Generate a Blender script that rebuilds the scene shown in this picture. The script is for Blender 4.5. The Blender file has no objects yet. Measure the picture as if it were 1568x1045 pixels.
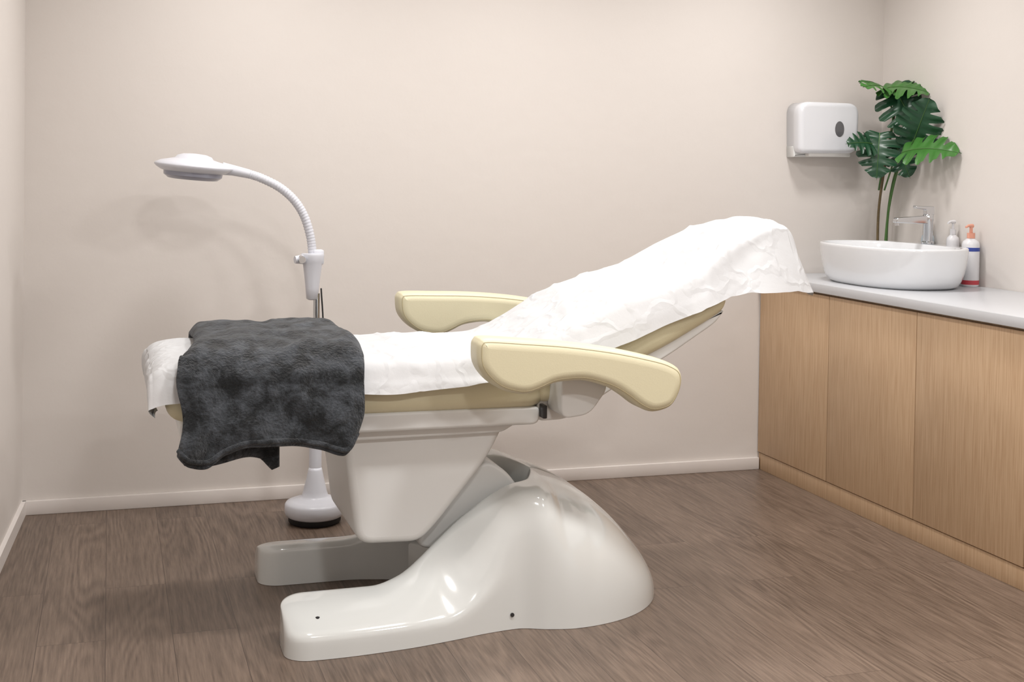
import bpy, bmesh, math, random
from mathutils import Matrix, Vector, noise
random.seed(4)
C=bpy.context.collection
def lin(c):
    return tuple(((x/255)/12.92 if x/255<=.04045 else ((x/255+.055)/1.055)**2.4) for x in c)+(1,)
# ---------------------------------------------------------------- materials
def newmat(name):
    m=bpy.data.materials.new(name);m.use_nodes=True
    nt=m.node_tree
    return m,nt,nt.nodes['Principled BSDF']
def N(nt,t,**k):
    n=nt.nodes.new(t)
    for a,b in k.items():
        if a in n.inputs: n.inputs[a].default_value=b
        else: setattr(n,a,b)
    return n
def mat(name,col,rough=.5,metal=0,var=0,vscale=5,bump=0,bscale=40,coat=0,sheen=0,spec=None):
    m,nt,b=newmat(name)
    c=lin(col)
    b.inputs['Base Color'].default_value=c
    b.inputs['Roughness'].default_value=rough
    b.inputs['Metallic'].default_value=metal
    b.inputs['Coat Weight'].default_value=coat
    b.inputs['Coat Roughness'].default_value=.08
    b.inputs['Sheen Weight'].default_value=sheen
    if spec is not None: b.inputs['Specular IOR Level'].default_value=spec
    tc=N(nt,'ShaderNodeTexCoord')
    no=N(nt,'ShaderNodeTexNoise',Scale=vscale,Detail=4.0)
    nt.links.new(tc.outputs['Object'],no.inputs['Vector'])
    r=N(nt,'ShaderNodeMix');r.data_type='RGBA'
    v=max(var,.01)
    r.inputs[6].default_value=tuple(x*(1-v) for x in c[:3])+(1,)
    r.inputs[7].default_value=tuple(min(1,x*(1+v)) for x in c[:3])+(1,)
    nt.links.new(no.outputs['Fac'],r.inputs[0]);nt.links.new(r.outputs[2],b.inputs['Base Color'])
    if bump:
        n2=N(nt,'ShaderNodeTexNoise',Scale=bscale,Detail=5.0)
        nt.links.new(tc.outputs['Object'],n2.inputs['Vector'])
        bp=N(nt,'ShaderNodeBump',Strength=bump,Distance=.01)
        nt.links.new(n2.outputs['Fac'],bp.inputs['Height']);nt.links.new(bp.outputs[0],b.inputs['Normal'])
    return m
WALL=mat('wall_paint',(216,210,205),.85,var=.02,vscale=1.5,bump=.16,bscale=12)
CEIL=mat('ceiling_paint',(235,233,231),.9)
TRIM=mat('trim_paint',(226,220,216),.45)
COUNTER=mat('counter_stone',(200,202,206),.3,var=.02,vscale=60)
PLAST=mat('glossy_white_shell',(218,221,220),.13,coat=.7)
BODYM=mat('satin_white_shell',(219,220,219),.35)
LAMPW=mat('lamp_white_plastic',(212,214,222),.3)
VINYL=mat('cream_vinyl',(214,207,177),.42,var=.02,bump=.06,bscale=300)
PIPE=mat('cream_piping',(180,169,136),.5)
DARK=mat('dark_metal',(45,45,47),.4)
BLACK=mat('black_rubber',(22,22,24),.6)
CHROME=mat('chrome',(205,207,210),.12,metal=1)
CERAM=mat('white_ceramic',(224,226,229),.1,coat=.6)
DISP=mat('dispenser_plastic',(222,224,229),.18,coat=.4)
GREYW=mat('smoked_window',(95,95,98),.15)
PAPER=mat('paper_towel',(230,229,226),.9)
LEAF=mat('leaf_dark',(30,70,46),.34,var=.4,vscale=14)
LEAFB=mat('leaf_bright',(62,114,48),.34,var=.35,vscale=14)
STEM=mat('stem_green',(70,108,52),.5,var=.2)
TRUNK=mat('stem_brown',(104,88,60),.7,var=.3,vscale=60,bump=.4,bscale=90)
BOTW=mat('bottle_white',(216,216,219),.3)
BOTC=mat('bottle_clear_blue',(180,194,205),.15)
BLUE=mat('label_blue',(50,70,150),.4)
RED=mat('label_red',(180,60,70),.4)
ORAN=mat('pump_peach',(220,156,134),.35)
LENS=mat('lens_grey',(150,152,166),.15)
def sheet_mat():
    m,nt,b=newmat('paper_sheet_fabric')
    tc=N(nt,'ShaderNodeTexCoord')
    b.inputs['Base Color'].default_value=lin((202,203,205))
    b.inputs['Roughness'].default_value=.85;b.inputs['Specular IOR Level'].default_value=.2
    vo=N(nt,'ShaderNodeTexVoronoi',Scale=7.0);vo.feature='DISTANCE_TO_EDGE'
    nz=N(nt,'ShaderNodeTexNoise',Scale=6.0,Detail=3.0)
    nt.links.new(tc.outputs['Object'],nz.inputs['Vector'])
    mx=N(nt,'ShaderNodeVectorMath',operation='MULTIPLY_ADD');mx.inputs[1].default_value=(.25,.25,.25)
    nt.links.new(nz.outputs['Color'],mx.inputs[0]);nt.links.new(tc.outputs['Object'],mx.inputs[2])
    nt.links.new(mx.outputs[0],vo.inputs['Vector'])
    n2=N(nt,'ShaderNodeTexNoise',Scale=26.0,Detail=6.0,Roughness=.6)
    nt.links.new(tc.outputs['Object'],n2.inputs['Vector'])
    mr=N(nt,'ShaderNodeMapRange');mr.inputs[1].default_value=0;mr.inputs[2].default_value=.12;mr.inputs[3].default_value=.7;mr.inputs[4].default_value=0
    nt.links.new(vo.outputs['Distance'],mr.inputs[0])
    ad=N(nt,'ShaderNodeMath',operation='MULTIPLY_ADD');ad.inputs[1].default_value=.45
    nt.links.new(n2.outputs['Fac'],ad.inputs[0]);nt.links.new(mr.outputs[0],ad.inputs[2])
    bp=N(nt,'ShaderNodeBump',Strength=.45,Distance=.007)
    nt.links.new(ad.outputs[0],bp.inputs['Height']);nt.links.new(bp.outputs[0],b.inputs['Normal'])
    return m
SHEET=sheet_mat()
def blanket_mat():
    m,nt,b=newmat('charcoal_fleece')
    tc=N(nt,'ShaderNodeTexCoord')
    n=N(nt,'ShaderNodeTexNoise',Scale=16.0,Detail=8.0,Distortion=.3,Roughness=.68)
    nt.links.new(tc.outputs['Object'],n.inputs['Vector'])
    cr=N(nt,'ShaderNodeValToRGB')
    cr.color_ramp.elements[0].position=.42;cr.color_ramp.elements[0].color=lin((24,27,30))
    cr.color_ramp.elements[1].position=.74;cr.color_ramp.elements[1].color=lin((86,91,98))
    nt.links.new(n.outputs['Fac'],cr.inputs[0]);nt.links.new(cr.outputs[0],b.inputs['Base Color'])
    b.inputs['Roughness'].default_value=.85
    b.inputs['Sheen Weight'].default_value=.2
    b.inputs['Specular IOR Level'].default_value=.25
    n2=N(nt,'ShaderNodeTexNoise',Scale=140.0,Detail=4.0)
    nt.links.new(tc.outputs['Object'],n2.inputs['Vector'])
    ad=N(nt,'ShaderNodeMath',operation='MULTIPLY_ADD');ad.inputs[1].default_value=2.0
    nt.links.new(n.outputs['Fac'],ad.inputs[0]);nt.links.new(n2.outputs['Fac'],ad.inputs[2])
    bp=N(nt,'ShaderNodeBump',Strength=.8,Distance=.010)
    nt.links.new(ad.outputs[0],bp.inputs['Height']);nt.links.new(bp.outputs[0],b.inputs['Normal'])
    return m
BLANK=blanket_mat()
def wood_mat():
    m,nt,b=newmat('light_oak_laminate')
    tc=N(nt,'ShaderNodeTexCoord')
    mp=N(nt,'ShaderNodeMapping');mp.inputs['Scale'].default_value=(90,90,3)
    n=N(nt,'ShaderNodeTexNoise',Scale=2.0,Detail=6.0,Distortion=.3)
    nt.links.new(tc.outputs['Object'],mp.inputs[0]);nt.links.new(mp.outputs[0],n.inputs['Vector'])
    cr=N(nt,'ShaderNodeValToRGB')
    cr.color_ramp.elements[0].position=.3;cr.color_ramp.elements[0].color=lin((180,148,115))
    cr.color_ramp.elements[1].position=.7;cr.color_ramp.elements[1].color=lin((201,172,140))
    nt.links.new(n.outputs['Fac'],cr.inputs[0]);nt.links.new(cr.outputs[0],b.inputs['Base Color'])
    b.inputs['Roughness'].default_value=.5
    bp=N(nt,'ShaderNodeBump',Strength=.08,Distance=.003)
    nt.links.new(n.outputs['Fac'],bp.inputs['Height']);nt.links.new(bp.outputs[0],b.inputs['Normal'])
    return m
WOOD=wood_mat()
def floor_mat():
    m,nt,b=newmat('dark_oak_planks')
    L=nt.links.new
    tc=N(nt,'ShaderNodeTexCoord')
    mp=N(nt,'ShaderNodeMapping');mp.inputs['Rotation'].default_value=(0,0,math.pi/2)
    L(tc.outputs['Object'],mp.inputs[0])
    br=N(nt,'ShaderNodeTexBrick');br.offset=.37;br.squash=1
    br.inputs['Scale'].default_value=1;br.inputs['Mortar Size'].default_value=.0009
    br.inputs['Brick Width'].default_value=1.25;br.inputs['Row Height'].default_value=.185
    br.inputs['Color1'].default_value=(0,0,0,1);br.inputs['Color2'].default_value=(1,1,1,1);br.inputs['Mortar'].default_value=(.5,.5,.5,1)
    L(mp.outputs[0],br.inputs['Vector'])
    sc=N(nt,'ShaderNodeVectorMath',operation='SCALE');sc.inputs[3].default_value=37
    L(br.outputs['Color'],sc.inputs[0])
    ad=N(nt,'ShaderNodeVectorMath',operation='ADD')
    L(tc.outputs['Object'],ad.inputs[0]);L(sc.outputs[0],ad.inputs[1])
    m1=N(nt,'ShaderNodeMapping');m1.inputs['Scale'].default_value=(6,.6,1);L(ad.outputs[0],m1.inputs[0])
    n1=N(nt,'ShaderNodeTexNoise',Scale=1.0,Detail=1.5,Roughness=.35);L(m1.outputs[0],n1.inputs['Vector'])
    mu=N(nt,'ShaderNodeMath',operation='MULTIPLY');mu.inputs[1].default_value=130;L(n1.outputs['Fac'],mu.inputs[0])
    si=N(nt,'ShaderNodeMath',operation='SINE');L(mu.outputs[0],si.inputs[0])
    m2=N(nt,'ShaderNodeMapping');m2.inputs['Scale'].default_value=(150,7,1);L(ad.outputs[0],m2.inputs[0])
    n2=N(nt,'ShaderNodeTexNoise',Scale=1.0,Detail=5.0,Roughness=.6);L(m2.outputs[0],n2.inputs['Vector'])
    m3=N(nt,'ShaderNodeMapping');m3.inputs['Scale'].default_value=(5,1.4,1);L(ad.outputs[0],m3.inputs[0])
    n3=N(nt,'ShaderNodeTexNoise',Scale=1.0,Detail=2.0);L(m3.outputs[0],n3.inputs['Vector'])
    fr=N(nt,'ShaderNodeMapRange');fr.inputs[1].default_value=.40;fr.inputs[2].default_value=.62;fr.inputs[3].default_value=.02;fr.inputs[4].default_value=.11
    L(n3.outputs['Fac'],fr.inputs[0])
    a1=N(nt,'ShaderNodeMath',operation='MULTIPLY_ADD');L(si.outputs[0],a1.inputs[0]);L(fr.outputs[0],a1.inputs[1]);L(n2.outputs['Fac'],a1.inputs[2])
    a2=N(nt,'ShaderNodeMath',operation='MULTIPLY_ADD');a2.inputs[1].default_value=.17
    sp=N(nt,'ShaderNodeSeparateColor');L(br.outputs['Color'],sp.inputs[0]);L(sp.outputs[0],a2.inputs[0]);L(a1.outputs[0],a2.inputs[2])
    cr=N(nt,'ShaderNodeValToRGB')
    cr.color_ramp.elements[0].position=.28;cr.color_ramp.elements[0].color=lin((80,66,56))
    cr.color_ramp.elements[1].position=.9;cr.color_ramp.elements[1].color=lin((133,115,101))
    L(a2.outputs[0],cr.inputs[0])
    mx=N(nt,'ShaderNodeMix');mx.data_type='RGBA';mx.inputs[7].default_value=lin((72,59,51))
    L(br.outputs['Fac'],mx.inputs[0]);L(cr.outputs[0],mx.inputs[6]);L(mx.outputs[2],b.inputs['Base Color'])
    b.inputs['Roughness'].default_value=.4
    bp=N(nt,'ShaderNodeBump',Strength=.1,Distance=.003);L(a1.outputs[0],bp.inputs['Height']);L(bp.outputs[0],b.inputs['Normal'])
    return m
FLOOR=floor_mat()
# ---------------------------------------------------------------- mesh helpers
def obj(name,verts,faces,m,parent=None,smooth=True,sharp=None,flat=()):
    me=bpy.data.meshes.new(name);me.from_pydata([tuple(v) for v in verts],[],faces)
    bm=bmesh.new();bm.from_mesh(me);bmesh.ops.recalc_face_normals(bm,faces=bm.faces);bm.to_mesh(me);bm.free()
    me.materials.append(m)
    if smooth: me.shade_smooth()
    if sharp: me.set_sharp_from_angle(angle=math.radians(sharp))
    for f in flat: me.polygons[f].use_smooth=False
    o=bpy.data.objects.new(name,me);C.objects.link(o)
    if parent: o.parent=parent
    return o
def group(name,loc=(0,0,0)):
    e=bpy.data.objects.new(name,None);e.empty_display_size=.1;C.objects.link(e);return e
def box(name,a,b,m,parent=None,bev=.004,seg=2):
    bm=bmesh.new();bmesh.ops.create_cube(bm,size=1)
    for v in bm.verts:
        v.co=Vector([(a[i]+b[i])/2+v.co[i]*(b[i]-a[i]) for i in range(3)])
    if bev: bmesh.ops.bevel(bm,geom=bm.edges[:],offset=bev,segments=seg,affect='EDGES',profile=.5)
    me=bpy.data.meshes.new(name);bm.to_mesh(me);bm.free();me.materials.append(m)
    me.shade_smooth();me.set_sharp_from_angle(angle=math.radians(35))
    o=bpy.data.objects.new(name,me);C.objects.link(o)
    if parent:o.parent=parent
    return o
def cr(P,n,closed=False):
    P=[Vector(p) for p in P];out=[];k=len(P);segs=k if closed else k-1
    for i in range(segs):
        if closed: p0,p1,p2,p3=P[i-1],P[i],P[(i+1)%k],P[(i+2)%k]
        else:
            p1,p2=P[i],P[i+1];p0=P[i-1] if i>0 else p1*2-p2;p3=P[i+2] if i+2<k else p2*2-p1
        for j in range(n):
            t=j/n
            out.append(.5*((2*p1)+(p2-p0)*t+(2*p0-5*p1+4*p2-p3)*t*t+(3*p1-p0-3*p2+p3)*t**3))
    if not closed: out.append(P[-1])
    return out
def tube(name,pts,r,m,parent=None,n=12,cap=True):
    pts=[Vector(p) for p in pts];R=r if isinstance(r,(list,tuple)) else [r]*len(pts)
    V=[];Fc=[];t0=(pts[1]-pts[0]).normalized();up=Vector((0,0,1)) if abs(t0.z)<.9 else Vector((1,0,0))
    nrm=t0.cross(up).normalized()
    for i,p in enumerate(pts):
        t=(pts[min(i+1,len(pts)-1)]-pts[max(i-1,0)]).normalized()
        nrm=(nrm-t*nrm.dot(t)).normalized();bn=t.cross(nrm)
        for j in range(n):
            a=2*math.pi*j/n;V.append(p+(nrm*math.cos(a)+bn*math.sin(a))*R[i])
    for i in range(len(pts)-1):
        for j in range(n):
            Fc.append((i*n+j,i*n+(j+1)%n,(i+1)*n+(j+1)%n,(i+1)*n+j))
    if cap: Fc.append(tuple(range(n)));Fc.append(tuple(range((len(pts)-1)*n,len(pts)*n)))
    return obj(name,V,Fc,m,parent,sharp=50)
def lathe(name,prof,c,m,parent=None,n=40,rot=None,sx=1,sy=1,sharp=40):
    V=[];Fc=[]
    for r,z in prof:
        for j in range(n):
            a=2*math.pi*j/n;p=Vector((r*math.cos(a)*sx,r*math.sin(a)*sy,z))
            if rot: p=rot@p
            V.append(Vector(c)+p)
    k=len(prof)
    for i in range(k-1):
        for j in range(n):
            Fc.append((i*n+j,i*n+(j+1)%n,(i+1)*n+(j+1)%n,(i+1)*n+j))
    Fc.append(tuple(range(n)));Fc.append(tuple(range((k-1)*n,k*n)))
    return obj(name,V,Fc,m,parent,sharp=sharp)
def area(P):
    return .5*sum(P[i-1][0]*P[i][1]-P[i][0]*P[i-1][1] for i in range(len(P)))
def clean(P,eps=.0015):
    out=[]
    for p in P:
        if not out or (Vector(p)-Vector(out[-1])).length>eps: out.append(tuple(p))
    while len(out)>3 and (Vector(out[0])-Vector(out[-1])).length<eps: out.pop()
    return out
def inset(P,d):
    """mitred inset; runs that flip over are collapsed so the outline never self-crosses"""
    if d<=0:return list(P)
    k=len(P);out=[]
    for i in range(k):
        p=Vector(P[i]);a=(p-Vector(P[i-1])).normalized();b=(Vector(P[(i+1)%k])-p).normalized()
        n1=Vector((-a.y,a.x));n2=Vector((-b.y,b.x));s=n1+n2;q=max(.35,1+n1.dot(n2))
        out.append(p+s/q*d)
    for it in range(60):
        bad=False
        for i in range(k):
            j=(i+1)%k
            e=out[j]-out[i];o=Vector(P[j])-Vector(P[i])
            if e.dot(o)<-1e-9:
                mid=(out[i]+out[j])/2;bad=True
                out[i]=mid.copy();out[j]=mid.copy()
        if not bad:break
    return [(p.x,p.y) for p in out]
def roundpoly(P,r,n=6):
    out=[];k=len(P)
    for i in range(k):
        rr=r[i] if isinstance(r,(list,tuple)) else r
        p=Vector(P[i]);a=Vector(P[i-1])-p;b=Vector(P[(i+1)%k])-p
        d=min(rr,a.length*.48,b.length*.48)
        A=p+a.normalized()*d;B=p+b.normalized()*d
        for j in range(n+1):
            t=j/n;out.append(tuple((A*(1-t)**2+p*2*t*(1-t)+B*t*t)))
    o2=[]
    for i in range(len(out)):
        a=Vector(out[i]);b=Vector(out[(i+1)%len(out)]);s=max(1,int((b-a).length/.03))
        for j in range(s):o2.append(tuple(a+(b-a)*j/s))
    return clean(o2)
def pillow(name,P,y0,y1,r,m,parent=None,r1=None,ns=7,sharp=None):
    P=clean([(p[0],p[1]) for p in P])
    if area(P)<0:P=P[::-1]
    if r1 is None:r1=r
    loops=[(y0+r*(1-math.cos(math.pi/2*i/ns)), r*(1-math.sin(math.pi/2*i/ns))) for i in range(ns+1)]
    if r1>0: loops+=[(y1-r1*(1-math.cos(math.pi/2*i/ns)), r1*(1-math.sin(math.pi/2*i/ns))) for i in range(ns,-1,-1)]
    else: loops.append((y1,0))
    V=[];Fc=[];k=len(P)
    for y,d in loops:
        for p in inset(P,d):V.append((p[0],y,p[1]))
    for i in range(len(loops)-1):
        for j in range(k):
            Fc.append((i*k+j,i*k+(j+1)%k,(i+1)*k+(j+1)%k,(i+1)*k+j))
    Fc.append(tuple(range(k)));Fc.append(tuple(range((len(loops)-1)*k,len(loops)*k)))
    return obj(name,V,Fc,m,parent,sharp=sharp,flat=(len(Fc)-1,len(Fc)-2))
def interp(tab,x):
    if x<=tab[0][0]:return tab[0][1]
    for i in range(len(tab)-1):
        if x<=tab[i+1][0]:
            x0,y0=tab[i];x1,y1=tab[i+1];h=x1-x0;t=(x-x0)/h
            def sl(j):
                if j<=0 or j>=len(tab)-1:
                    return (tab[min(j+1,len(tab)-1)][1]-tab[max(j-1,0)][1])/(tab[min(j+1,len(tab)-1)][0]-tab[max(j-1,0)][0])
                a=(tab[j][1]-tab[j-1][1])/(tab[j][0]-tab[j-1][0]);b=(tab[j+1][1]-tab[j][1])/(tab[j+1][0]-tab[j][0])
                return 0 if a*b<=0 else 2*a*b/(a+b)
            m0,m1=sl(i),sl(i+1)
            return (2*t**3-3*t*t+1)*y0+(t**3-2*t*t+t)*h*m0+(-2*t**3+3*t*t)*y1+(t**3-t*t)*h*m1
    return tab[-1][1]
# ---------------------------------------------------------------- room
H=2.65;YB=5.195;XR=3.50
def quad(name,v,m):
    return obj(name,v,[(0,1,2,3)],m,smooth=False)
xlb=-.313
quad('floor',[(-.8,-1,0),(XR+.1,-1,0),(XR+.1,YB+.1,0),(-.8,YB+.1,0)],FLOOR)
quad('ceiling',[(-.8,-1,H),(XR+.1,-1,H),(XR+.1,YB+.1,H),(-.8,YB+.1,H)],CEIL)
quad('wall_back',[(-.8,YB,0),(XR+.1,YB,0),(XR+.1,YB,H),(-.8,YB,H)],WALL)
quad('wall_right',[(XR,-1,0),(XR,YB,0),(XR,YB,H),(XR,-1,H)],WALL)
quad('wall_left',[(-.62,-1,0),(xlb,YB,0),(xlb,YB,H),(-.62,-1,H)],WALL)
quad('wall_front',[(-.8,-1,0),(XR+.1,-1,0),(XR+.1,-1,H),(-.8,-1,H)],WALL)
box('baseboard_back',(xlb,YB-.016,0),(2.872,YB,.055),TRIM,bev=.003)
dx=(xlb+.62)/(YB+1)
def lb(y,o):return xlb-(YB-y)*dx+o
obj('baseboard_left',[(lb(-1,0),-1,0),(lb(-1,.016),-1,0),(lb(-1,.016),-1,.055),(lb(-1,0),-1,.055),(lb(YB,0),YB,0),(lb(YB,.016),YB,0),(lb(YB,.016),YB,.055),(lb(YB,0),YB,.055)],
    [(0,1,2,3),(4,5,6,7),(0,1,5,4),(1,2,6,5),(2,3,7,6),(3,0,4,7)],TRIM,smooth=False)
# ---------------------------------------------------------------- cabinet
cab=group('vanity_cabinet')
box('carcass',(2.892,1.0,.0),(XR-.002,YB-.003,.866),WOOD,cab,bev=.001)
box('toe_kick',(2.876,1.0,.0),(2.893,YB-.003,.076),WOOD,cab,bev=.001)
y=YB-.004;i=0
while y>1.3:
    y2=y-.6 if i else 4.606
    box('door_%d'%(i+1),(2.868,y2+.002,.081),(2.89,y-.002,.857),WOOD,cab,bev=.0015)
    y=y2;i+=1
box('countertop',(2.85,1.0,.867),(XR-.002,YB-.002,.905),COUNTER,cab,bev=.003)
# ---------------------------------------------------------------- basin + tap
def superloft(name,secs,cx,cy,m,parent,n=72,ex=2.5):
    V=[];Fc=[]
    for ox,a,b,z in secs:
        for j in range(n):
            t=2*math.pi*j/n;c,s=math.cos(t),math.sin(t)
            V.append((cx+ox+a*math.copysign(abs(c)**(2/ex),c),cy+b*math.copysign(abs(s)**(2/ex),s),z))
    k=len(secs)
    for i in range(k-1):
        for j in range(n):
            Fc.append((i*n+j,i*n+(j+1)%n,(i+1)*n+(j+1)%n,(i+1)*n+j))
    Fc.append(tuple(range(n)));Fc.append(tuple(range((k-1)*n,k*n)))
    return obj(name,V,Fc,m,parent,sharp=60)
BX,BY,ba,bb=3.166,4.61,.237,.362
basin=group('vessel_sink')
secs=[]
for s,z in [(.78,.9055),(.83,.907),(.88,.917),(.92,.938),(.95,.965),(.975,.998),(.99,1.03),(1,1.06),(1.0,1.068),(.992,1.073),(.98,1.074)]:
    secs.append((0,ba*s,bb*s,z))
for s,z in [(.97,1.073),(.955,1.066),(.94,1.04),(.88,.99),(.75,.955),(.4,.94),(.1,.937)]:
    secs.append((-.022,ba*s*.86,bb*s*.97,z))
superloft('bowl',secs,BX,BY,CERAM,basin)
tap=group('basin_tap')
tx,ty=3.368,4.64
lathe('tap_base',[(.026,1.0745),(.026,1.082),(.021,1.086),(.021,1.17),(.023,1.175),(.023,1.197),(.018,1.203)],(tx,ty,0),CHROME,tap,n=28)
pillow('tap_spout',roundpoly([(tx-.17,1.166),(tx-.165,1.186),(tx-.02,1.196),(tx,1.19),(tx,1.16),(tx-.15,1.164)],.006),ty-.016,ty+.016,.004,CHROME,tap,sharp=40)
lathe('tap_aerator',[(.011,1.153),(.011,1.168)],(tx-.155,ty,0),CHROME,tap,n=16)
pillow('tap_handle',roundpoly([(tx-.07,1.228),(tx-.07,1.238),(tx+.022,1.236),(tx+.022,1.2),(tx-.018,1.2),(tx-.018,1.222)],.004),ty-.014,ty+.014,.003,CHROME,tap,sharp=40)
def bottle(name,x,y,r,h,m,pm,lab=None,lab2=None):
    g=group(name);z0=.9055
    lathe('bottle_body',[(r*.9,z0),(r,z0+.006),(r,z0+h*.78),(r*.9,z0+h*.84),(r*.4,z0+h*.9),(r*.38,z0+h*.94)],(x,y,0),m,g,n=32)
    if lab: lathe('label',[(r*1.01,z0+h*.04),(r*1.015,z0+h*.04),(r*1.015,z0+h*.12),(r*1.01,z0+h*.12)],(x,y,0),lab,g,n=32)
    if lab2: lathe('label_band',[(r*1.01,z0+h*.66),(r*1.015,z0+h*.66),(r*1.015,z0+h*.73),(r*1.01,z0+h*.73)],(x,y,0),lab2,g,n=32)
    lathe('pump_collar',[(r*.46,z0+h*.9),(r*.46,z0+h*1.0),(r*.2,z0+h*1.0),(r*.18,z0+h*1.12)],(x,y,0),pm,g,n=20)
    tube('pump_nozzle',[(x+.008,y+.003,z0+h*1.13),(x-.02,y-.008,z0+h*1.135),(x-.04,y-.018,z0+h*1.11)],[.009,.006,.004],pm,g,n=10)
    return g
bottle('hand_sanitizer_bottle',3.450,4.460,.036,.225,BOTW,ORAN,RED,BLUE)
bottle('soap_dispenser_bottle',3.466,4.60,.027,.235,BOTW,BOTW)
bottle('soap_dispenser_bottle.001',3.462,4.77,.028,.235,BOTC,BOTW)
# ---------------------------------------------------------------- towel dispenser
dp=group('paper_towel_dispenser')
P=roundpoly([(2.992,1.462),(2.986,1.70),(3.305,1.70),(3.298,1.468)],[.03,.06,.06,.05],n=9)
pillow('cover',P,5.075,YB-.001,.022,DISP,dp,r1=0)
pillow('cover_back_tray',roundpoly([(2.992,1.445),(2.99,1.50),(3.01,1.50),(3.295,1.50),(3.285,1.452),(3.0,1.447)],.012),5.13,YB-.001,.008,BODYM,dp,r1=0)
pillow('paper_stack',roundpoly([(3.05,1.449),(3.05,1.475),(3.27,1.475),(3.27,1.451)],.008),5.095,YB-.06,.006,PAPER,dp)
V=[];Fc=[];n=32
for y_,s in((5.0745,1),(5.0725,.95)):
    for j in range(n):
        a=2*math.pi*j/n;V.append((3.195+.024*s*math.cos(a),y_,1.578+.036*s*math.sin(a)))
Fc=[tuple((j,(j+1)%n,n+(j+1)%n,n+j)) for j in range(n)]+[tuple(range(n,2*n))]
obj('level_window',V,Fc,GREYW,dp,flat=(n,))
# ---------------------------------------------------------------- plant
plant=group('potted_monstera')
px,py=3.43,5.06
lathe('pot',[(.035,.9055),(.048,.91),(.056,.99),(.056,1.0),(.05,1.0),(.048,.985)],(px,py,0),BODYM,plant,n=28)
lathe('soil',[(.047,.975),(.047,.985)],(px,py,0),TRUNK,plant,n=20)
def leaf(name,base,tip,normal,size,m,droop=.32,wid=1.0):
    base=Vector(base);d=(Vector(tip)-base).normalized();nn=Vector(normal);nn=(nn-d*nn.dot(d)).normalized();s=d.cross(nn)
    L=(Vector(tip)-base).length
    # midrib runs from the petiole (a little inside the heart) to the tip; lobes sweep off it
    V=[];Fc=[]
    def P(u,w,side):
        """u along midrib 0..1, w outward 0..1 -> point on the heart blade, lobes swept to the tip"""
        width=(.62*math.sin(math.pi*min(1,(u*.93+.10)))**.75)*(1-.25*u)*wid*L
        X=(-.20+1.2*u)*L+w*width*(.30-.62*(1-u)**2)*.9
        Y=side*w*width
        Z=-droop*(X*X+1.5*Y*Y)/L+.20*abs(Y)+.006*math.sin(u*40)*w
        return base+d*X+s*Y+nn*Z
    NU=84;NW=8
    cuts=(.18,.36,.54,.71)
    for side in(-1,1):
        b0=len(V)
        for i in range(NU+1):
            u=i/NU
            lim=1
            for c in cuts:
                lim-=.62*math.exp(-((u-c-.012*side)/.020)**4)
            for j in range(len(cuts)+1):
                a0=([0]+list(cuts))[j];a1=(list(cuts)+[1])[j]
                if a0<=u<=a1: lim*=.90+.10*math.sin(math.pi*(u-a0)/(a1-a0))
            for q in range(NW+1):
                V.append(P(u,lim*q/NW,side))
        for i in range(NU):
            for q in range(NW):
                a=b0+i*(NW+1)+q;Fc.append((a,a+1,a+NW+2,a+NW+1))
    o=obj(name,V,Fc,m,plant)
    rib=[P(i/12,0,1)+nn*.0015 for i in range(13)]
    tube(name+'_midrib',rib,[.0025*(1-.7*i/12) for i in range(13)],STEM,plant,n=6)
    return o
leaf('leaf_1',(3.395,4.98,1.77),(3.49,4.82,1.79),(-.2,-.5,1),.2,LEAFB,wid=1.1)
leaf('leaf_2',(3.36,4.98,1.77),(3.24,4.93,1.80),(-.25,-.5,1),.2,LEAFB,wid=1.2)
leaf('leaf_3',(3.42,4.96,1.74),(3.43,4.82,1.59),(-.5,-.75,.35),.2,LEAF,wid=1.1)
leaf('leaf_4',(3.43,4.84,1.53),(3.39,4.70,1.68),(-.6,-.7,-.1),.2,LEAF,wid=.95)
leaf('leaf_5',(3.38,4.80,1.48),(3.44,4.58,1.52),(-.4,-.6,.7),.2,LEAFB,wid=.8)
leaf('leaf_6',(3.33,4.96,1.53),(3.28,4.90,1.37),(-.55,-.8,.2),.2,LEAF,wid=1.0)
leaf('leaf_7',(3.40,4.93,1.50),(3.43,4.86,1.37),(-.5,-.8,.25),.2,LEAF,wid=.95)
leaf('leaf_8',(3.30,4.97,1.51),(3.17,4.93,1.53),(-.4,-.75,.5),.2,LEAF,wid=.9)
tube('stem_1',cr([(px-.03,py,.98),(px-.035,py-.01,1.2),(px-.022,py-.03,1.40),(px-.005,py-.06,1.60),(3.42,4.97,1.74),(3.395,4.98,1.77)],6),.006,TRUNK,plant,n=8)
tube('stem_2',cr([(px+.015,py,.98),(px+.01,py-.02,1.2),(px+.025,py-.05,1.38),(px+.01,4.9,1.47),(3.39,4.81,1.48)],6),.006,STEM,plant,n=8)
tube('stem_3',cr([(px-.005,py-.015,.98),(px+.0,py-.04,1.22),(px+.01,py-.1,1.42),(3.43,4.84,1.53)],6),.0055,STEM,plant,n=8)
tube('stem_4',cr([(px-.03,py,1.3),(3.38,5.0,1.45),(3.33,4.96,1.53)],6),.004,STEM,plant,n=8)
tube('stem_5',cr([(px-.01,5.0,1.55),(3.41,4.98,1.66),(3.36,4.98,1.77)],6),.004,STEM,plant,n=8)
tube('stem_6',cr([(px-.02,py-.03,1.3),(3.41,4.97,1.42),(3.40,4.93,1.50)],6),.004,STEM,plant,n=8)
tube('stem_7',cr([(3.38,5.0,1.44),(3.34,4.985,1.49),(3.30,4.97,1.51)],6),.004,STEM,plant,n=8)
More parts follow.
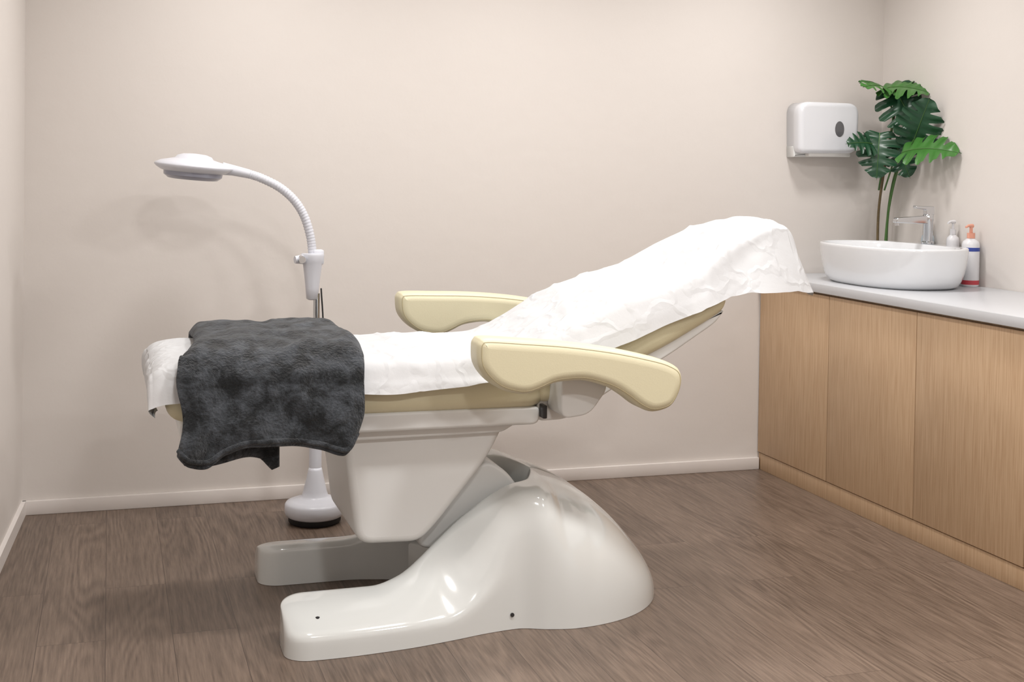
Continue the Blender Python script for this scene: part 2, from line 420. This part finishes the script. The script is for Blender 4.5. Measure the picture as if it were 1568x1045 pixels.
# ---------------------------------------------------------------- lamp
lamp=group('magnifier_floor_lamp')
lx,ly=.762,4.82
lathe('base_wheels_ring',[(.096,.002),(.1,.008),(.1,.026),(.09,.028)],(lx,ly,0),BLACK,lamp)
lathe('base',[(.10,.024),(.110,.030),(.115,.043),(.114,.070),(.108,.079),(.09,.086),(.058,.096),(.05,.104),(.045,.12),(.038,.15),(.031,.18),(.027,.2),(.024,.21)],(lx,ly,0),LAMPW,lamp,sharp=80)
tube('lower_pole',[(lx,ly,.2),(lx,ly,.55)],.024,LAMPW,lamp,n=20)
tube('upper_pole',[(lx,ly,.54),(lx-.003,ly,.88)],.013,CHROME,lamp,n=20)
tube('cord',cr([(lx+.018,ly-.01,.55),(lx+.022,ly-.01,.75),(lx+.012,ly-.012,.9)],6),.003,BLACK,lamp,n=8)
lathe('clamp_cone',[(.014,.855),(.022,.86),(.026,.90),(.03,.94),(.038,1.0),(.045,1.025),(.043,1.032),(.015,1.034)],(lx-.02,ly,0),LAMPW,lamp,sharp=60)
tube('clamp_knob',[(lx-.09,ly-.02,1.01),(lx-.05,ly-.01,1.012)],[.014,.02],LAMPW,lamp,n=20)
tube('clamp_button',[(lx-.066,ly-.05,1.012),(lx-.066,ly-.02,1.012)],[.013,.016],CHROME,lamp,n=20)
box('clamp_block',(lx-.02,ly-.02,.99),(lx+.022,ly+.02,1.048),LAMPW,lamp,bev=.008)
path=cr([(lx-.02,ly,1.03),(.732,ly,1.10),(.708,ly,1.175),(.670,ly,1.235),(.615,ly,1.283),(.545,ly,1.318),(.49,ly,1.335),(.44,ly,1.345)],20)
tube('gooseneck',path,[.0165+.0012*math.sin(i*math.pi*2/3.0) for i in range(len(path))],LAMPW,lamp,n=16)
tube('neck_collar',[(.50,ly,1.333),(.44,ly,1.346),(.40,ly,1.352)],[.017,.02,.024],LAMPW,lamp,n=20)
rot=(Matrix.Rotation(.075,3,'Y')@Matrix.Rotation(.03,3,'X'))
hc=(.297,ly,1.357)
lathe('head_shell',[(.095,-.024),(.118,-.017),(.135,-.007),(.143,.002),(.14,.008),(.12,.018),(.085,.026),(.07,.03),(.062,.04),(.04,.047),(.01,.049)],hc,LAMPW,lamp,n=56,rot=rot,sharp=70)
lathe('lens_ring',[(.108,-.018),(.106,-.034),(.09,-.046),(.075,-.048)],hc,LENS,lamp,n=56,rot=rot)
# ---------------------------------------------------------------- CHAIR
ch=group('treatment_chair')
YC=3.872
def rrect(x0,x1,z0,z1,r):return roundpoly([(x0,z0),(x1,z0),(x1,z1),(x0,z1)],r,n=10)
pillow('seat_cushion',rrect(.15,1.27,.642,.788,.07),3.578,4.19,.04,VINYL,ch)
pillow('back_cushion',roundpoly([(1.24,.645),(1.5,.745),(1.67,.822),(1.80,.892),(1.87,.935),(1.86,1.045),(1.72,.985),(1.5,.915),(1.3,.815),(1.2,.76)],.05),3.575,4.18,.035,VINYL,ch)
pillow('headrest_cushion',roundpoly([(1.80,.92),(2.05,1.01),(2.17,1.07),(2.18,1.15),(2.12,1.17),(2.0,1.14),(1.87,1.07),(1.80,1.02)],.05),3.76,4.06,.03,VINYL,ch)
pillow('back_shell',roundpoly([(1.235,.60),(1.33,.602),(1.385,.625),(1.467,.678),(1.674,.788),(1.835,.888),(1.868,.93),(1.80,.905),(1.67,.838),(1.5,.762),(1.24,.665)],[.03,.03,.03,.03,.05,.03,.02,.03,.03,.03,.03]),3.60,4.16,.008,BODYM,ch,sharp=50)
pillow('seat_frame',roundpoly([(.19,.592),(.19,.648),(1.25,.648),(1.245,.592)],.025),3.592,4.175,.010,BODYM,ch,sharp=50)
pillow('under_tray',roundpoly([(.5,.6),(.53,.56),(1.14,.565),(1.20,.6)],.02),3.63,4.14,.008,BODYM,ch,sharp=50)
body=roundpoly([(.655,.59),(.68,.42),(.704,.246),(.895,.241),(.945,.29),(1.10,.475),(1.16,.59)],[.01,.1,.05,.07,.07,.1,.01],n=9)
pillow('column_cover',body,3.655,4.11,.022,BODYM,ch,sharp=60)
pillow('lift_arm',roundpoly([(.90,.20),(1.01,.40),(1.13,.455),(1.19,.42),(1.26,.33),(1.20,.25),(1.07,.17)],.04),3.745,4.0,.012,BODYM,ch,sharp=50)
box('floor_mechanism',(1.03,3.74,.012),(1.35,4.0,.20),DARK,ch,bev=.01)
V=[];Fc=[];n=24
for z in (.002,.120,.133):
    for j in range(n+1):
        a=-math.pi/2+math.pi*j/n
        o=0 if z<.13 else .012
        V.append((.80+(.235+o)*math.cos(a),YC+.222*math.sin(a),z))
for r_ in range(2):
    for j in range(n):
        a=r_*(n+1)+j;Fc.append((a,a+1,a+n+2,a+n+1))
b0=len(V)
for j in range(n+1):V.append((1.2,YC-.222+.444*j/n,.15))
for j in range(n):
    a=2*(n+1)+j;Fc.append((a,a+1,b0+j+1,b0+j))
obj('base_web',V,Fc,PLAST,ch)
ytab=[(.47,.43),(.6,.432),(.8,.417),(.95,.388),(1.08,.357),(1.165,.347),(1.25,.375),(1.33,.39),(1.40,.385)]
def yo(x):
    if x<=1.36:return interp(ytab,x)
    return .392*max(0,(1-((x-1.29)/.43)**2.3))**.5
XE=1.718
itab=[(.47,.225),(.75,.225),(.86,.205),(.95,.17),(1.03,.14),(1.18,.138),(1.24,.12),(1.28,.06),(1.31,0)]
ttab=[(.47,.128),(.74,.130),(.82,.148),(.90,.195),(.98,.255),(1.06,.322),(1.13,.37),(1.2,.398),(1.26,.402),(1.33,.388),(1.43,.345),(1.52,.278),(1.59,.205),(1.65,.13),(1.692,.06),(XE,.0)]
ER=.075
xs=[.472+ER*(1-math.cos(i/14*math.pi/2)) for i in range(15)]
xs+= [.472+ER+(1.60-.472-ER)*i/90 for i in range(1,91)]
xs+= [1.60+(XE-1.60)*math.sin(i/18*math.pi/2) for i in range(1,19)]
def resample(Q,n):
    L=[0]
    for a,b in zip(Q,Q[1:]):L.append(L[-1]+(b-a).length)
    out=[];j=0
    for i in range(n):
        t=L[-1]*i/(n-1)
        while j<len(Q)-2 and L[j+1]<t:j+=1
        w=(t-L[j])/max(1e-9,L[j+1]-L[j]);out.append(Q[j].lerp(Q[j+1],min(1,w)))
    return out
for sgn,nm in((-1,'base_shell_near'),(1,'base_shell_far')):
    V=[];Fc=[];NS=22
    for x in xs:
        e=1
        if x<.472+ER: e=max(0,1-((.472+ER-x)/ER)**2.2)**(1/2.2)
        o_=yo(x);i_=interp(itab,x) if x<1.31 else 0
        mfac=0 if i_<=0 else min(1,i_/.13)
        ym=i_+(o_-i_)*.5*mfac
        wo=(o_-ym);wi=(ym-i_)
        tp=interp(ttab,x)
        bl_=min(1,max(0,(x-1.1)/.3))
        a_=6-2.4*bl_;b_=4.2-1.7*bl_
        sec=[]
        for k in range(NS+1):
            ph=math.pi/2*k/NS;sec.append(Vector((ym+wo*max(0,math.cos(ph))**(2/a_),tp*max(0,math.sin(ph))**(2/b_))))
        for k in range(1,NS+1):
            ph=math.pi/2*(1-k/NS);sec.append(Vector((ym-wi*max(0,math.cos(ph))**(2/6),tp*max(0,math.sin(ph))**(2/4.2))))
        mix=min(1,max(0,(x-.92)/.27));mix=mix*mix*(3-2*mix)
        if mix<1 and i_>0:
            h=.068
            A=[Vector(p) for p in ((o_,0),(o_-.001,h-.018),(o_-.005,h-.004),(o_-.016,h+.006))]
            q0=A[-1];q1=Vector((i_+.035,tp-.001))
            sag=-.10*(tp-.13)
            for t in (.2,.4,.6,.8):
                A.append(q0.lerp(q1,t)+Vector((0,.012*math.sin(math.pi*t)+sag*math.sin(math.pi*t))))
            A+= [q1,Vector((i_+.015,tp)),Vector((i_+.003,tp-.012)),Vector((i_,tp-.03)),Vector((i_,tp*.4)),Vector((i_,0))]
            top=[p for p in cr(A,6)]
            ic=9*6
            S1=resample(top[:ic+1],NS+1);S2=resample(top[ic:],NS+1)
            SA=S1+S2[1:]
            sec=[a.lerp(b,mix) for a,b in zip(SA,sec)]
        if e<1:
            c0=(o_+i_)/2
            sec=[Vector((c0+(p.x-c0)*(.35+.65*e),p.y*(.84+.16*e))) for p in sec]
        for p in sec:V.append((x,YC+sgn*p.x,max(0,p.y)+.001))
    K=2*NS+1
    for i in range(len(xs)-1):
        for k in range(K-1):
            Fc.append((i*K+k,i*K+k+1,(i+1)*K+k+1,(i+1)*K+k))
    Fc.append(tuple(range(K)))
    obj(nm,V,Fc,PLAST,ch)
for (x,yy,z) in((.565,3.50,.096),(.545,4.235,.098)):
    lathe('screw',[(.006,z-.006),(.006,z+.004),(.003,z+.005)],(x,yy,0),DARK,ch,n=14)
tube('side_screw',[(1.145,YC-.352,.045),(1.145,YC-.335,.045)],.006,DARK,ch,n=12)
# armrests
arm=[(.984,.857),(.990,.878),(1.012,.887),(1.116,.879),(1.254,.866),(1.395,.845),(1.519,.818),(1.575,.800),(1.607,.778),(1.615,.743),(1.602,.700),(1.575,.668),(1.523,.657),(1.481,.672),(1.439,.702),(1.398,.727),(1.357,.743),(1.306,.756),(1.26,.757),(1.216,.752),(1.177,.737),(1.138,.725),(1.099,.727),(1.051,.743),(1.012,.774),(.988,.812)]
def mkarm(P,y0,y1,tag):
    Q=clean([(p.x,p.y) for p in cr([Vector((a,b)) for a,b in P],5,True)])
    if area(Q)<0:Q=Q[::-1]
    pillow('armrest_'+tag,Q,y0,y1,.03,VINYL,ch)
    for side,yy in(('a',y0+.0070),('b',y1-.0070)):
        q=inset(Q,.0107)
        tube('arm_piping_%s_%s'%(tag,side),[(p[0],yy,p[1]) for p in q]+[(q[0][0],yy,q[0][1])],.0016,PIPE,ch,n=6,cap=False)
mkarm(arm,3.365,3.475,'near')
rr=Matrix.Rotation(.065,2)
farm=[tuple(Vector((1.0,.86))+rr@(Vector(p)-Vector((1.0,.86)))+Vector((.0,.032))) for p in arm]
mkarm(farm,4.375,4.485,'far')
pillow('arm_bracket_near',roundpoly([(1.27,.63),(1.27,.80),(1.36,.82),(1.42,.72),(1.36,.64)],.03),3.47,3.60,.006,BODYM,ch,sharp=40)
pillow('arm_bracket_far',roundpoly([(1.27,.64),(1.27,.78),(1.36,.79),(1.42,.72),(1.36,.66)],.03),4.17,4.38,.006,BODYM,ch,sharp=40)
box('bracket_bolt',(1.245,3.56,.615),(1.258,3.60,.655),DARK,ch,bev=.003)
# ---------------------------------------------------------------- sheet
rows=[(.128,.668,3.60,4.18,.0,3.585,.655),(.108,.72,3.59,4.19,.006,3.565,.675),(.113,.775,3.58,4.2,.02,3.558,.685),(.165,.806,3.57,4.205,.038,3.552,.70),
(.30,.810,3.567,4.21,.042,3.548,.71),(.6,.811,3.563,4.21,.045,3.545,.715),(.78,.810,3.563,4.21,.045,3.545,.712),(.98,.811,3.563,4.21,.045,3.545,.722),(1.10,.811,3.563,4.21,.045,3.545,.735),
(1.20,.820,3.565,4.21,.045,3.548,.745),(1.30,.866,3.565,4.21,.045,3.55,.778),(1.505,.975,3.565,4.21,.05,3.550,.838),(1.73,1.036,3.57,4.205,.05,3.55,.925),(1.87,1.118,3.60,4.18,.06,3.56,.972),
(2.02,1.183,3.68,4.12,.06,3.585,.98),(2.13,1.207,3.725,4.08,.05,3.63,.978),(2.185,1.19,3.735,4.07,.045,3.65,.974),(2.212,1.12,3.735,4.07,.03,3.665,.973),(2.225,1.04,3.73,4.08,.015,3.68,.968),(2.235,.968,3.72,4.09,.0,3.695,.958)]
def vcr(R,n):
    out=[];k=len(R)
    for i in range(k-1):
        p1,p2=R[i],R[i+1];p0=R[i-1] if i else tuple(2*a-b for a,b in zip(p1,p2));p3=R[i+2] if i+2<k else tuple(2*b-a for a,b in zip(p1,p2))
        for j in range(n):
            t=j/n;out.append(tuple(.5*(2*b+(c-a)*t+(2*a-5*b+4*c-d)*t*t+(3*b-a-3*c+d)*t**3) for a,b,c,d in zip(p0,p1,p2,p3)))
    out.append(R[-1]);return out
ST=vcr(rows,18)
V=[];Fc=[];M_=0
def crumple(p,s):
    dd,_=noise.voronoi(Vector(p)*s)
    return max(0,1-(dd[1]-dd[0])*2.4)
creases=[(.86,.0,.0035,.012),(1.42,.25,.006,.016),(1.66,-.3,.006,.016),(1.93,.2,.007,.018),(1.05,-.5,.003,.012)]
for si,(x,z,yn,yf,d,hy,hz) in enumerate(ST):
    ctrl=[(hy,hz),(yn-.004,z-d-.02 if z-d-.02>hz else (z+hz)/2),(yn+.03,z-d*.35),(yn+.10,z-.004),((yn+yf)/2,z),(yf-.10,z-.004),(yf-.03,z-d*.35),(yf+.004,z-d-.02 if z-d-.02>hz else (z+hz)/2),(yf+(yn-hy),hz)]
    sec=cr([Vector((a,b)) for a,b in ctrl],13)
    M_=len(sec)
    for k,q in enumerate(sec):
        f=k/(M_-1)
        p=(x,q.x*1.0,q.y*.5)
        back=min(1,max(0,(x-1.2)/.3))
        w=.005*crumple((p[0],p[1]+.2*noise.noise(Vector((x*5,0,1))),p[2]),5)+.008*noise.noise(Vector(p)*4)+.002*noise.noise(Vector(p)*13)
        w*=(1+1.0*back)
        for (cx,sl,am,wd) in creases:
            dd=abs((x-cx)-sl*(q.x-3.9));w+=am*max(0,1-dd/wd)
        w=max(w,-.003)
        side=(max(0,.18-f)/.18+max(0,f-.82)/.18)
        yy=q.x;zz=q.y+w*(1-side*.6)
        sg=-1 if f<.5 else 1
        yy+=sg*side*(.004+.006*(1+math.sin(x*19+2*math.sin(x*7)))*.5*min(1,side*2)*(1+back))
        zz+=(.003*math.sin(x*13)+.004*noise.noise(Vector((x*6,0,0))))*side
        xx=x+(.006*noise.noise(Vector((0,q.x*9,3+z*7)))+.004*math.sin(q.x*45) if (si<38 or si>len(ST)-62) else 0)
        V.append((xx,yy,zz))
for i in range(len(ST)-1):
    for k in range(M_-1):
        a=i*M_+k;Fc.append((a,a+1,a+M_+1,a+M_))
sh=obj('disposable_bed_sheet',V,Fc,SHEET)
# ---------------------------------------------------------------- blanket
prof=cr([Vector(p) for p in [(4.262,.69),(4.258,.76),(4.225,.825),(4.13,.848),(3.95,.852),(3.78,.853),(3.64,.848),(3.565,.818),(3.528,.75),(3.516,.68),(3.510,.62),(3.512,.56)]],10)
NX=100;NP=len(prof)
hem=[(0,.575),(.06,.545),(.15,.535),(.27,.57),(.42,.592),(.6,.588),(.8,.572),(.93,.555),(1,.60)]
xlt=[(0,.255),(.4,.245),(.58,.20),(.7,.178),(.85,.195),(1,.180)]
xrt=[(0,.70),(.45,.705),(.62,.70),(.72,.692),(.85,.69),(1,.662)]
V=[];Fc=[]
for i in range(NX+1):
    u=i/NX
    for k,q in enumerate(prof):
        v=k/(NP-1)
        x0=interp(xlt,v);x1=interp(xrt,v);x=x0+(x1-x0)*u
        y_,z_=q.x,q.y
        hang=max(0,(v-.62)/.38)
        if z_<.80 and v>.5:
            z_=.80-( .80-z_)*( .80-interp(hem,u))/(.80-.56)
        e=min(u,1-u)
        ed=max(0,1-e/.07)
        if v<.62: z_-=.028*ed**2
        y_+=.012*ed**2*(1 if v>.6 else 0)
        P3=Vector((x,y_*1.0,z_))
        n1=noise.noise(P3*6);n2=noise.noise(P3*14+Vector((5,1,2)))
        w=.013*n1+.008*n2+.009*(1-2*abs(noise.noise(P3*9+Vector((3,3,3)))))+.003*noise.noise(P3*30)
        if v<.66: z_+=max(-.006,w)+.004
        else:
            y_-=w*1.3+.005+.026*hang*(1+math.sin(u*15+1.2*math.sin(v*9)))*.5
        if .58<v<.72: y_-=.004
        V.append((x,y_,z_))
for i in range(NX):
    for k in range(NP-1):
        a=i*NP+k;Fc.append((a,a+1,a+NP+1,a+NP))
bl=obj('throw_blanket',V,Fc,BLANK)
so=bl.modifiers.new('s','SOLIDIFY');so.thickness=.012;so.offset=0
sb=bl.modifiers.new('b','SUBSURF');sb.levels=1;sb.render_levels=1
hp=[V[i*NP+NP-4] for i in range(NX+1)]
tube('blanket_hem',[(p[0],p[1]-.006,p[2]) for p in hp],.0075,BLANK,bl,n=8)
V2=[];F2=[]
for i in range(31):
    u=i/30
    for k in range(9):
        v=k/8
        low=.12+.012*math.sin(u*7+.4)+.022*max(0,1-abs(u-.93)/.12)
        V2.append((.20+.26*u,3.548+.012*math.sin(u*9+v),.66-v*low))
for i in range(30):
    for k in range(8):
        a=i*9+k;F2.append((a,a+1,a+10,a+9))
b2=obj('blanket_inner_layer',V2,F2,BLANK,bl);s2=b2.modifiers.new('s','SOLIDIFY');s2.thickness=.012
# ---------------------------------------------------------------- lights
def down(x,y,e,size=.26,col=(1,.975,.95)):
    g=group('ceiling_downlight')
    lathe('trim_ring',[(size*.5,H-.001),(size*.62,H-.001),(size*.62,H-.008),(size*.52,H-.010),(size*.5,H-.006)],(x,y,0),TRIM,g,n=32)
    l=bpy.data.lights.new('lamp','AREA');l.shape='DISK';l.size=size;l.energy=e;l.color=col;l.spread=math.radians(160)
    o=bpy.data.objects.new('lamp',l);C.objects.link(o);o.location=(x,y,H-.014);o.parent=g
S=1.13
for x,y,e in((.5,4.4,11),(1.6,4.35,10.5),(2.7,4.4,11.5),(.5,2.6,14),(1.6,2.6,16),(2.6,2.4,14),(.8,.5,28),(2.4,.5,28)):
    down(x,y,e*S)
w=bpy.data.worlds.new('world');bpy.context.scene.world=w;w.use_nodes=True
w.node_tree.nodes['Background'].inputs[0].default_value=(1,.97,.93,1);w.node_tree.nodes['Background'].inputs[1].default_value=.3
# ---------------------------------------------------------------- camera
cam=bpy.data.objects.new('camera',bpy.data.cameras.new('camera'));C.objects.link(cam)
cam.data.sensor_width=36;cam.data.lens=36*1932/1568;cam.data.shift_y=-0.139;cam.data.clip_start=.05
cam.matrix_world=Matrix.Translation((0,0,1.35))@Matrix.Rotation(math.radians(-17.7),4,'Z')@Matrix.Rotation(math.pi/2-.02,4,'X')@Matrix.Rotation(.0155,4,'Z')
bpy.context.scene.camera=cam
bpy.context.scene.view_settings.view_transform='Standard'
